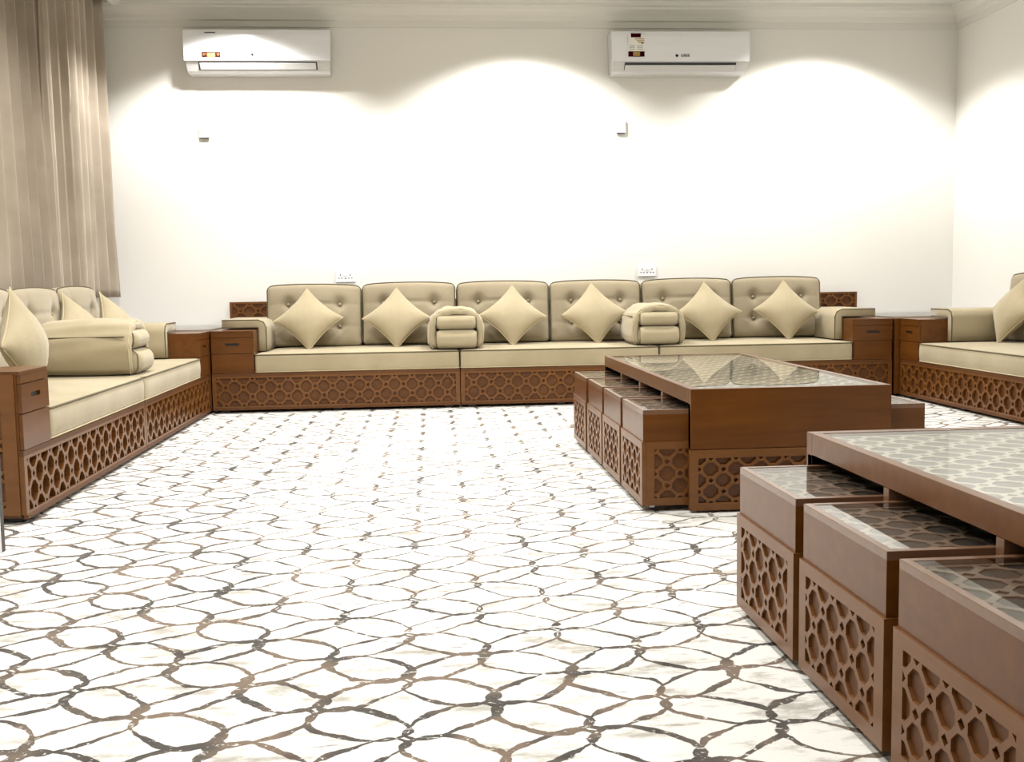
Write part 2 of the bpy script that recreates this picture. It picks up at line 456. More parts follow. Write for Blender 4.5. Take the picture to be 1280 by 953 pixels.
def back_cushion_meshes():
    w_, h_, t_ = 0.694, 0.452, 0.17
    bx = (-0.54, 0.54); bz = (0.36, -0.36)
    def fn(p, u):
        p = p.copy()
        if u[1] < 0:
            f = -u[1]
            k = (1 - u[0] ** 4) * (1 - u[2] ** 4)
            puff = 0.034 * k
            for a in bx:
                for c in bz:
                    r2 = ((u[0] - a) * w_ / 2) ** 2 + ((u[2] - c) * h_ / 2) ** 2
                    puff -= 0.030 * math.exp(-r2 / (2 * 0.028 ** 2)) + 0.012 * math.exp(-r2 / (2 * 0.07 ** 2))
            for c in bz:           # fold running between the buttons and out to the edge
                puff -= 0.007 * math.exp(-(((u[2] - c) * h_ / 2) / 0.012) ** 2) * (0.35 + 0.65 * (abs(u[0]) < 0.55))
            for a in bx:
                puff -= 0.005 * math.exp(-(((u[0] - a) * w_ / 2) / 0.014) ** 2) * (0.3 + 0.7 * (abs(u[2]) < 0.4))
            p.y -= puff * f
        p.z += 0.010 * (1 - u[0] ** 2) * max(0, u[2]) - 0.012 * abs(u[0]) ** 6 * max(0, u[2])
        p.x *= 1 - 0.012 * (1 - u[2] ** 2)
        return p
    bm = rbox(w_, t_, h_, 0.03, 44, 2, 32, fn)
    body = finish(bm, 'back_cushion')
    return body, w_, h_, t_, bx, bz
BC = back_cushion_meshes()
def back_cushion(parent, cx, tilt=0.0, dz=0.0, dy=0.0, wob=0.0):
    body, w_, h_, t_, bx, bz = BC
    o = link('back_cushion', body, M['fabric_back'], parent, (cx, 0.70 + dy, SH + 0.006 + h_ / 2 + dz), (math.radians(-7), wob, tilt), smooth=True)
    for yy in (-t_ / 2 + 0.012, t_ / 2 - 0.012):
        pts = []
        for x, z in dense(rrect(w_ - 0.006, h_ - 0.006, 0.035, 5), 0.04):
            u0, u2 = x / (w_ / 2), z / (h_ / 2)
            zz = z + 0.010 * (1 - u0 ** 2) * max(0, u2) - 0.012 * abs(u0) ** 6 * max(0, u2)
            pts.append((x * (1 - 0.012 * (1 - u2 ** 2)) * 1.004, yy, zz * 1.004))
        tube('piping', pts, 0.0042, M['piping'], o)
    for a in bx:
        for c in bz:
            bm = bmesh.new(); bmesh.ops.create_uvsphere(bm, u_segments=10, v_segments=6, radius=0.011)
            for v in bm.verts: v.co.y *= 0.5
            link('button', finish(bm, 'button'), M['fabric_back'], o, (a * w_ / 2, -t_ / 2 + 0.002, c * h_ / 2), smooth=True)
    return o
def arm_pad(parent, xin, sgn):
    """padded L over the inner side of the cabinet; xin = seat side edge, sgn=+1 when the cabinet is to the left"""
    bm = bmesh.new()
    y0, y1 = 0.20, 0.86; zt = 0.632
    th = 0.060
    path = [(-0.245, zt - th / 2), (-0.12, zt - th / 2), (0.0, zt - th / 2), (0.022, zt - th / 2 - 0.008), (0.030, zt - th / 2 - 0.03), (0.030, 0.50), (0.030, SH + 0.012)]
    n = len(path); r = 0.014
    rings = []
    for i, (px, pz) in enumerate(path):
        a = Vector(path[max(0, i - 1)]); c = Vector(path[min(n - 1, i + 1)]); t = (c - a).normalized(); nn = Vector((-t.y, t.x))
        ring = []
        for (yy, tt) in rrect(y1 - y0, th, r, 3):
            s = 1.0
            ring.append(bm.verts.new((xin + sgn * (px + nn.x * tt * s), (y0 + y1) / 2 + yy, pz + nn.y * tt * s)))
        rings.append(ring)
    m_ = len(rings[0])
    for i in range(n - 1):
        for k in range(m_): bm.faces.new((rings[i][k], rings[i][(k + 1) % m_], rings[i + 1][(k + 1) % m_], rings[i + 1][k]))
    bm.faces.new(rings[0]); bm.faces.new(rings[-1])
    o = link('arm_pad', finish(bm, 'arm_pad'), M['fabric'], parent, smooth=False)
    for p in o.data.polygons: p.use_smooth = len(p.vertices) == 4
    for off in (1, -1):
        pts = []
        for i, (px, pz) in enumerate(path):
            a = Vector(path[max(0, i - 1)]); c = Vector(path[min(n - 1, i + 1)]); t = (c - a).normalized(); nn = Vector((-t.y, t.x))
            q = off * (th / 2 - 0.003)
            pts.append((xin + sgn * (px + nn.x * q), y0 + 0.003, pz + nn.y * q))
        tube('piping', pts, 0.004, M['piping'], o, closed=False)
    return o
def arm_cabinet(parent, x0, x1, sgn, inner_x, side_panel):
    """wooden cabinet end; sgn=+1: seat lies to the right"""
    zt = 0.563
    o = boxes('arm_cabinet', [(x0, x1, 0.012, 0.90, BH, zt - 0.012), (x0 - 0.0, x1, 0.0, 0.90, zt - 0.014, zt)], M['wood'], parent, 0.0015)
    # lower door panel and drawer fronts
    boxes('door_panel', [(x0 + 0.004, x1 - 0.004, -0.002, 0.012, BH + 0.002, 0.405)], M['wood'], o, 0.0015)
    # drawer front with a real slot
    a, c_ = x0 + 0.004, x1 - 0.004; z0, z1 = 0.409, zt - 0.048; mz = (z0 + z1) / 2 + 0.008; mx_ = (a + c_) / 2; sw, sh = 0.048, 0.009
    boxes('drawer_front', [(a, c_, -0.003, 0.012, z0, mz - sh), (a, c_, -0.003, 0.012, mz + sh, z1),
                           (a, mx_ - sw, -0.003, 0.012, mz - sh, mz + sh), (mx_ + sw, c_, -0.003, 0.012, mz - sh, mz + sh)], M['wood'], o, 0)
    boxes('handle_slot', [(mx_ - sw, mx_ + sw, 0.006, 0.0125, mz - sh, mz + sh)], M['black'], o, 0)
    boxes('top_rail', [(a, c_, -0.002, 0.012, z1 + 0.003, zt - 0.014)], M['wood'], o, 0)
    if side_panel:
        if sgn > 0: lattice(o, 0.90, zt - 0.045, PT, (x0 - 0.008, 0.92, 0.035), -pi / 2, mg=(0.05, 0.05, 0.03, 0.03), th=0.008)
        else: lattice(o, 0.90, zt - 0.045, PT, (x1 + 0.008, 0.02, 0.035), pi / 2, mg=(0.05, 0.05, 0.03, 0.03), th=0.008)
    return o
SEATW = 1.40; CABW = 0.29
def sofa_section(label, loc, rz, cab=None, side_panel=False, pad=True, cush=((0, 0, 0, 0), (0, 0, 0, 0)), group='khaki low sofa sections along the walls', deep=0.008, board_ext=True):
    t = thing('sofa_section', label, 'sofa', loc, rz, group)
    x0, x1 = 0.0, SEATW + (CABW if cab else 0)
    sx0 = CABW if cab == 'L' else 0.0; sx1 = sx0 + SEATW
    g_ = 0.002
    # plinth body
    boxes('base_frame', [(x0 + g_, x1 - g_, deep + 0.004, 0.90, 0.024, BH - 0.006),
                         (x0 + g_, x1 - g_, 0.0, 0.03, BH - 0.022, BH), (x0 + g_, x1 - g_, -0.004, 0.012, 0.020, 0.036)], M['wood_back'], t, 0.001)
    lattice(t, x1 - x0 - 2 * g_, BH - 0.022 - 0.034, PT, (x0 + g_, 0.0, 0.035), mg=(0.028, 0.028, 0.012, 0.012), th=deep + 0.003)
    for fx in (x0 + 0.08, (x0 + x1) / 2, x1 - 0.08):
        for fy in (0.06, 0.82):
            boxes('foot', [(fx - 0.03, fx + 0.03, fy - 0.03, fy + 0.03, 0.0, 0.024)], M['black'], t, 0.002)
    seat_cushion(t, sx0, sx1)
    for i, cx in enumerate((sx0 + SEATW * 0.25, sx0 + SEATW * 0.75)):
        a, b_, c_, d_ = cush[i]
        back_cushion(t, cx, a, b_, c_, d_)
    bx0 = x0 - (0.02 if cab == 'L' and board_ext else -g_) ; bx1 = x1 + (0.10 if cab == 'R' and board_ext else -g_)
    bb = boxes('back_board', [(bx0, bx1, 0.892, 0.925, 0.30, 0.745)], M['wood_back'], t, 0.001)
    if cab:
        lw = 0.36
        lx = bx0 if cab == 'L' else bx1 - lw
        lattice(bb, lw, 0.19, PT, (lx, 0.883, 0.557), mg=(0.02, 0.02, 0.016, 0.016), th=0.008)
        cx0 = x0 + g_ if cab == 'L' else x1 - CABW + g_
        cb = arm_cabinet(t, cx0, cx0 + CABW - 2 * g_, 1 if cab == 'L' else -1, 0, side_panel)
        if pad: arm_pad(t, sx0 if cab == 'L' else sx1, 1 if cab == 'L' else -1)
    return t
YS = 7.355
Z4 = (0, 0, 0, 0)
BG = 'sofa sections against the back wall'
sofa_section('khaki sofa section on the back wall with left end drawer cabinet, lattice wood base', (-1.46, YS, 0), 0, 'L', cush=((0.01, 0.000, 0, 0.012), (-0.01, 0.004, 0, 0.0)), group=BG)
sofa_section('khaki sofa section in the middle of the back wall run, without end cabinet', (0.232, YS, 0), 0, None, cush=((0.0, 0.002, 0, 0.004), (0.0, -0.002, 0, 0.0)), group=BG)
sofa_section('khaki sofa section on the back wall with right end drawer cabinet, behind the glass table', (1.634, YS, 0), 0, 'R', cush=((0.0, 0.0, 0, -0.004), (0.0, 0.002, 0, 0.0)), group=BG)
LG = 'sofa sections along the left wall'
sofa_section('nearest khaki sofa section on the left, with carved wooden end cabinet facing the camera', (-1.47, 3.965, 0), pi / 2, 'L', side_panel=True, cush=(Z4, (0, 0.0, 0, 0)), group=LG, deep=0.016)
sofa_section('farther khaki sofa section on the left wall, its drawer cabinet in the corner', (-1.47, 5.657, 0), pi / 2, 'R', cush=(Z4, (0, 0.006, 0, 0)), group=LG, deep=0.016, board_ext=False)
RG = 'sofa sections along the right wall'
sofa_section('khaki sofa section on the right wall, its drawer cabinet beside the back corner', (3.375, 7.345, 0), -pi / 2, 'L', group=RG, deep=0.012, board_ext=False)

# ------------------------------------------------------------------ corner tables
def corner_table(x0, x1, label, gx0, gx1):
    t = thing('corner_table', label, 'side table', ((x0 + x1) / 2, 7.85, 0), 0, 'corner tables between the sofas')
    cx, cy = (x0 + x1) / 2, 7.85
    boxes('cabinet_body', [(x0 - cx, x1 - cx, YS + 0.004 - cy, 8.235 - cy, 0.02, 0.562)], M['wood'], t, 0.002)
    bm = bmesh.new()
    box_bm(bm, gx0 - cx, gx1 - cx, 7.40 - cy, 8.305 - cy, 0.5655, 0.5735, 0.001)
    link('glass_top', finish(bm, 'glass_top'), M['glass'], t)
    return t
corner_table(-2.395, -1.468, 'wooden corner table with clear glass top in the left back corner', -2.395, -1.465)
corner_table(3.342, 4.235, 'wooden corner table with clear glass top in the right back corner', 3.342, 4.235)

# ------------------------------------------------------------------ throw pillows
def pillow_mesh(a=0.19, th=0.085, seed=0):
    rnd = random.Random(seed); n = 22
    ph = [rnd.uniform(0, 6.28) for _ in range(4)]
    bm = bmesh.new(); F_, B_ = {}, {}
    def pos(s, t, side):
        q = 0.12
        x = a * s * (1 - q * (1 - t * t)); z = a * t * (1 - q * (1 - s * s))
        k = max(0.0, (1 - s * s)) ** 0.55 * max(0.0, (1 - t * t)) ** 0.55
        wr = 0.004 * math.sin(7 * s + ph[0]) * math.sin(6 * t + ph[1]) * (1 - k) + 0.003 * math.sin(14 * (s + t) + ph[2])
        y = side * (th * k + wr * k)
        return Vector((x, y, z))
    for i in range(n + 1):
        for j in range(n + 1):
            s = -math.cos(pi * i / n) ; t = -math.cos(pi * j / n)
            edge = i in (0, n) or j in (0, n)
            v = bm.verts.new(pos(s, t, -1)); F_[i, j] = v
            B_[i, j] = v if edge else bm.verts.new(pos(s, t, 1))
    for i in range(n):
        for j in range(n):
            bm.faces.new((F_[i, j], F_[i + 1, j], F_[i + 1, j + 1], F_[i, j + 1]))
            bm.faces.new((B_[i, j], B_[i, j + 1], B_[i + 1, j + 1], B_[i + 1, j]))
    edge = [pos(s, -1, 0) for s in [-1 + 2 * k / 12 for k in range(12)]] + [pos(1, s, 0) for s in [-1 + 2 * k / 12 for k in range(12)]] + \
           [pos(-s, 1, 0) for s in [-1 + 2 * k / 12 for k in range(12)]] + [pos(-1, -s, 0) for s in [-1 + 2 * k / 12 for k in range(12)]]
    return finish(bm, 'cover'), [tuple(p) for p in edge]
def pillow(label, x, y, face, lean=20, roll=45, z=SH + 0.009, a=0.178, seed=0, group='diamond throw pillows', tw=0.0):
    """stands on its corner at (x,y); face = heading of the front normal (0 = towards -Y)"""
    me, edge = pillow_mesh(a, 0.08, seed)
    t = thing('throw_pillow', label, 'pillow', (x, y, z), face, group)
    hub = Matrix.Rotation(math.radians(-lean), 4, 'X') @ Matrix.Translation((0, 0, a * 1.31)) @ Matrix.Rotation(math.radians(roll), 4, 'Y')
    def rest(v):
        v = hub @ Vector(v)
        if v.z < 0.012: v.z = 0.0 + 0.012 * math.exp((v.z - 0.012) / 0.03) * 0.9
        return v
    for v in me.vertices: v.co = rest(v.co)
    edge = [tuple(rest(e_)) for e_ in edge]
    o = link('cover', me, M['fabric'], t, smooth=True)
    tube('piping', edge, 0.004, M['piping_light'], o)
    return t
def PX(x, y=7.83):
    return x
names = ['leftmost of the six diamond throw pillows on the back wall sofa',
         'second diamond throw pillow from the left on the back wall sofa',
         'third diamond throw pillow on the back sofa, right of the first folded armrest',
         'fourth diamond throw pillow on the back sofa, left of the second folded armrest',
         'diamond throw pillow on the back sofa just right of the second folded armrest',
         'rightmost of the six diamond throw pillows on the back wall sofa']
for i, (x, ln, rl) in enumerate(((-0.85, 27, 42), (-0.21, 28, 45), (0.64, 27, 47), (1.25, 25, 43), (2.11, 27, 44), (2.705, 26, 48))):
    pillow(names[i], x, 7.72, 0, ln, rl, seed=i, group='diamond throw pillows on the back sofa')
LP = 'diamond throw pillows on the left sofa'
pillow('nearest diamond throw pillow on the left, behind the carved end cabinet', -1.655, 4.66, pi / 2 - 0.02, 11, 45, seed=11, a=0.172, group=LP)
pillow('pale diamond throw pillow half hidden behind the left folded armrest', -1.87, 6.30, pi / 2 - 0.2, 27, 45, seed=12, group=LP)
pillow('farthest diamond throw pillow on the left sofa, under the curtain end', -1.80, 6.80, pi / 2 - 0.12, 27, 45, seed=13, group=LP)
pillow('diamond throw pillow on the right wall sofa, at the right edge of the photo', 3.80, 6.80, -pi / 2 + 0.02, 24, 45, seed=14, group='pillow on the right sofa')

# ------------------------------------------------------------------ folded armrest cushions
def folded_armrest(label, x, y, rz, seed=0):
    """front face at local y=0, going back to y=0.52"""
    t = thing('folded_armrest', label, 'cushion', (x, y, SH + 0.010), rz, 'folded armrest cushions on the sofas')
    D = 0.48
    # wrap: band swept over an arch
    path = []
    W, Ht = 0.168, 0.255
    n = 30
    for i in range(n + 1):
        a = pi * i / n
        c, s = math.cos(a), math.sin(a)
        px = -W * math.copysign(abs(c) ** 0.75, c); pz = 0.09 + (Ht - 0.09) * abs(s) ** 0.72
        path.append((px, pz))
    path = [(-W + 0.022, 0.012), (-W + 0.006, 0.04)] + path + [(W - 0.006, 0.04), (W - 0.022, 0.012)]
    bm = bmesh.new(); rings = []
    REF = dense(rrect(D, 0.05, 0.021, 4), 0.06)
    for i, (px, pz) in enumerate(path):
        a = Vector(path[max(0, i - 1)]); c = Vector(path[min(len(path) - 1, i + 1)]); tt = (c - a).normalized(); nn = Vector((-tt.y, tt.x))
        tk = 0.050 + 0.006 * math.sin(i * 0.9 + seed)
        if i in (0, len(path) - 1): tk *= 0.45
        ring = []
        for k, (yy, q0) in enumerate(REF):
            q = q0 * tk / 0.05
            wv = 0.0035 * math.sin(i * 1.7 + yy * 9 + seed)
            bul = 0.010 * math.cos(pi * yy / D) if q > 0 else 0
            ring.append(bm.verts.new((px + nn.x * (q + bul + wv), D / 2 + yy, max(0.0, pz + nn.y * (q + bul + wv)))))
        rings.append(ring)
    m_ = len(rings[0])
    for i in range(len(rings) - 1):
        for k in range(m_): bm.faces.new((rings[i][k], rings[i][(k + 1) % m_], rings[i + 1][(k + 1) % m_], rings[i + 1][k]))
    bm.faces.new(rings[0]); bm.faces.new(rings[-1])
    o = link('outer_wrap', finish(bm, 'outer_wrap'), M['fabric'], t, smooth=True)
    for side, q in ((0, -1), (1, -1)):
        pts = []
        for i, (px, pz) in enumerate(path):
            a = Vector(path[max(0, i - 1)]); c = Vector(path[min(len(path) - 1, i + 1)]); tt = (c - a).normalized(); nn = Vector((-tt.y, tt.x))
            off = 0.021 if side else -0.021
            pts.append((px + nn.x * off, 0.010, max(0.004, pz + nn.y * off)))
        tube('piping', pts, 0.0035, M['piping_light'] if side else M['piping'], o, closed=False)
    px, pz = path[7]
    tube('seam', [(px - 0.036, yy, pz + 0.008) for yy in (0.03, 0.12, 0.2, 0.3, 0.4, 0.47)], 0.0035, M['piping'], o, closed=False)
    # two inner rolls
    def roll(name, z0, z1, y0, y1, w_):
        h_ = z1 - z0
        def fn(p, u):
            p = p.copy(); p.y += (-0.022 if u[1] < 0 else 0.0) * (1 - u[2] ** 2) * abs(u[1]); return p
        bm = rbox(w_, y1 - y0, h_, min(h_ * 0.36, 0.036), 8, 10, 4, fn)
        bmesh.ops.translate(bm, verts=bm.verts, vec=(0, (y0 + y1) / 2, (z0 + z1) / 2))
        o = link(name, finish(bm, name), M['fabric'], t, smooth=True)
        for sx in (-1, 1):
            pts = [(sx * (w_ / 2 - 0.004), yy + (y0 + y1) / 2 - 0.004, zz + (z0 + z1) / 2) for yy, zz in dense(rrect(y1 - y0 - 0.004, h_ - 0.004, min(h_ * 0.4, 0.038), 4), 0.05)]
            tube('piping', pts, 0.003, M['piping'], o)
    roll('lower_roll', 0.0, 0.128, -0.022, 0.46, 0.292)
    roll('upper_roll', 0.129, 0.236, -0.004, 0.46, 0.282)
    return t
folded_armrest('folded khaki armrest cushion on the left seam of the back wall sofa', 0.212, 7.40, 0, 1)
folded_armrest('folded khaki armrest cushion on the back sofa above the glass table corner', 1.640, 7.40, 0, 2)
folded_armrest('folded khaki armrest cushion lying across the left wall sofa', -1.535, 5.86, pi / 2, 3)

# ------------------------------------------------------------------ coffee tables and nesting stools
def inlay(parent, w_, d_, p, loc, mg, tint='wood_inlay'):
    """lattice lying flat; local x 0..w, y 0..d"""
    me = lattice_mesh(w_, d_, p, mg=mg, th=0.003)
    me.materials.clear(); me.materials.append(M[tint])
    o = link('lattice_inlay', me, None, parent, loc, (-pi / 2, 0, 0))
    # rotated about X by -90: z-> +y ; front (y=0) faces up
    o.rotation_euler = (pi / 2, 0, 0); o.location = (loc[0], loc[1] + d_, loc[2]); o.scale = (1, 1, 1)
    o.matrix_local = Matrix.Translation(loc) @ Matrix(((1, 0, 0, 0), (0, 0, 1, 0), (0, -1, 0, 0), (0, 0, 0, 1)))
    return o
TZ = 0.458; TW = 0.755; TL = 1.865
def coffee_table(label, x, ynear):
    t = thing('coffee_table', label, 'coffee table', (x, ynear, 0), 0, 'large lattice coffee tables')
    # local: x 0..TW, y 0..TL
    rim = 0.028
    boxes('top_frame', [(0, rim, 0.0365, TL - 0.0365, TZ - 0.055, TZ), (TW - rim, TW, 0.0365, TL - 0.0365, TZ - 0.055, TZ)], M['wood'], t, 0.0015)
    boxes('top_board', [(rim, TW - rim, 0.037, TL - 0.037, TZ - 0.050, TZ - 0.0125)], M['inlay_ground_grey'], t, 0)
    inlay(t, TW - 2 * rim - 0.002, TL - 0.076, 0.050, (rim + 0.001, 0.038, TZ - 0.0095), (0.012, 0.012, 0.012, 0.012))
    bm = bmesh.new(); box_bm(bm, rim + 0.001, TW - rim - 0.001, 0.038, TL - 0.038, TZ - 0.007, TZ - 0.001, 0)
    link('glass_top', finish(bm, 'glass_top'), M['glass'], t)
    for yy, s in ((0.0, 1), (TL, -1)):
        y0, y1 = (0.0, 0.036) if s > 0 else (TL - 0.036, TL)
        ep = boxes('end_panel', [(0, TW, y0 + (0.008 if s > 0 else 0), y1 - (0.008 if s < 0 else 0), 0.012, TZ - 0.0555),
                                 (0, TW, y0, y1, 0.236, TZ)], M['wood'], t, 0.001)
        if s > 0: lattice(ep, TW + 0.012, 0.224, 0.0455, (-0.006, -0.006, 0.010), mg=(0.033, 0.033, 0.028, 0.03), th=0.014)
        else: lattice(ep, TW + 0.012, 0.224, 0.0455, (TW + 0.006, TL + 0.006, 0.010), pi, mg=(0.033, 0.033, 0.028, 0.03), th=0.014)
    pitch = (TL - 0.072 + 0.026) / 4
    for k in range(1, 4):
        yc = 0.036 - 0.013 + pitch * k
        boxes('divider', [(0.0, TW, yc - 0.013, yc + 0.013, 0.012, TZ - 0.056)], M['wood_edge'], t, 0.001)
    boxes('centre_panel', [(TW / 2 - 0.008, TW / 2 + 0.008, 0.037, TL - 0.037, 0.012, TZ - 0.056)], M['wood_back'], t, 0)
    for cx in (0.05, TW - 0.05):
        for cy in (0.018, TL - 0.018):
            boxes('foot', [(cx - 0.02, cx + 0.02, cy - 0.012, cy + 0.012, 0.0, 0.012)], M['black'], t, 0)
    return t, pitch
def stool(label, x, yc, facing, group):
    """facing -1: pulled out to -X, +1: to +X; x = outer face"""
    t = thing('nesting_stool', label, 'stool', (x, yc, 0), 0 if facing < 0 else pi, group)
    W, Dp, zs, zt = 0.418, 0.335, 0.262, 0.380
    # local x 0..Dp inward, y -W/2..W/2
    y0, y1 = -W / 2, W / 2; e_ = 0.007
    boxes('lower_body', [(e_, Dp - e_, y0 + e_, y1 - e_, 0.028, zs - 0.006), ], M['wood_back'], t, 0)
    # recessed face for the deep front lattice is behind the panel
    lattice(t, W, zs - 0.024, 0.047, (0.0, y1, 0.024), -pi / 2, mg=(0.038, 0.038, 0.028, 0.028), th=0.0165)
    lattice(t, W, zs - 0.024, 0.047, (Dp, y0, 0.024), pi / 2, mg=(0.038, 0.038, 0.028, 0.028), th=0.0165)
    lattice(t, Dp - 0.034, zs - 0.024, 0.047, (0.017, y0, 0.024), 0, mg=(0.030, 0.030, 0.028, 0.028), th=0.0072, phase=(1,))
    lattice(t, Dp - 0.034, zs - 0.024, 0.047, (Dp - 0.017, y1, 0.024), pi, mg=(0.030, 0.030, 0.028, 0.028), th=0.0072, phase=(1,))
    q = 0.006; rim = 0.016
    boxes('upper_body', [(q, Dp - q, y0 + q, y1 - q, zs - 0.004, zt - 0.016)], M['wood'], t, 0.001)
    boxes('top_frame', [(q, q + rim, y0 + q, y1 - q, zt - 0.017, zt), (Dp - q - rim, Dp - q, y0 + q, y1 - q, zt - 0.017, zt),
                        (q + rim, Dp - q - rim, y0 + q, y0 + q + rim, zt - 0.017, zt), (q + rim, Dp - q - rim, y1 - q - rim, y1 - q, zt - 0.017, zt)], M['wood_edge'], t, 0.001)
    boxes('top_board', [(q + rim, Dp - q - rim, y0 + q + rim, y1 - q - rim, zt - 0.0155, zt - 0.0125)], M['inlay_ground'], t, 0)
    inlay(t, Dp - 2 * q - 2 * rim - 0.002, W - 2 * q - 2 * rim - 0.002, 0.050, (q + rim + 0.001, y0 + q + rim + 0.001, zt - 0.0095), (0.01, 0.01, 0.01, 0.01), 'wood_inlay_dark')
    bm = bmesh.new(); box_bm(bm, q + rim + 0.001, Dp - q - rim - 0.001, y0 + q + rim + 0.001, y1 - q - rim - 0.001, zt - 0.0065, zt - 0.001, 0)
    link('glass_top', finish(bm, 'glass_top'), M['glass'], t)
    for cx in (0.045, Dp - 0.045):
        for cy in (y0 + 0.045, y1 - 0.045):
            bm = bmesh.new()
            r = bmesh.ops.create_cone(bm, cap_ends=True, segments=14, radius1=0.012, radius2=0.012, depth=0.010, matrix=Matrix.Translation((cx, cy, 0.012)) @ Matrix.Rotation(pi / 2, 4, 'X'))
            c = link('castor', finish(bm, 'castor'), M['dark_grey'], t)
            boxes('castor_fork', [(cx - 0.010, cx + 0.010, cy - 0.008, cy - 0.0055, 0.010, 0.029), (cx - 0.010, cx + 0.010, cy + 0.0055, cy + 0.008, 0.010, 0.029)], M['chrome'], c, 0)
    return t
T1X, T1Y = 0.955, 3.785
T2X, T2Y = 0.975, 2.655 - TL
_, pitch = coffee_table('long wooden coffee table with glass over lattice top, standing in mid room', T1X, T1Y)
coffee_table('long wooden coffee table with glass over lattice top, nearest at the right edge', T2X, T2Y)
ord_ = ['nearest', 'second nearest', 'third nearest', 'farthest']
for k in range(4):
    yc = 0.036 + (pitch - 0.026) / 2 + pitch * k
    stool('nesting stool left of the mid room table, %s of its four' % ord_[k], 0.782 + (0, .0, .0, -.004)[k], T1Y + yc, -1, 'left stools of the mid room table')
    stool('nesting stool right of the mid room table, %s of its four' % ord_[k], 1.868, T1Y + yc, 1, 'right stools of the mid room table')
    if k:
        nm = {3: 'farthest of three stools in view at the near right table', 2: 'middle of three stools in view at the near right table', 1: 'nearest stool in view, in the bottom right corner of the photo'}[k]
        stool('nesting stool, ' + nm, 0.778, T2Y + yc - 0.003, -1, 'stools of the near right table')

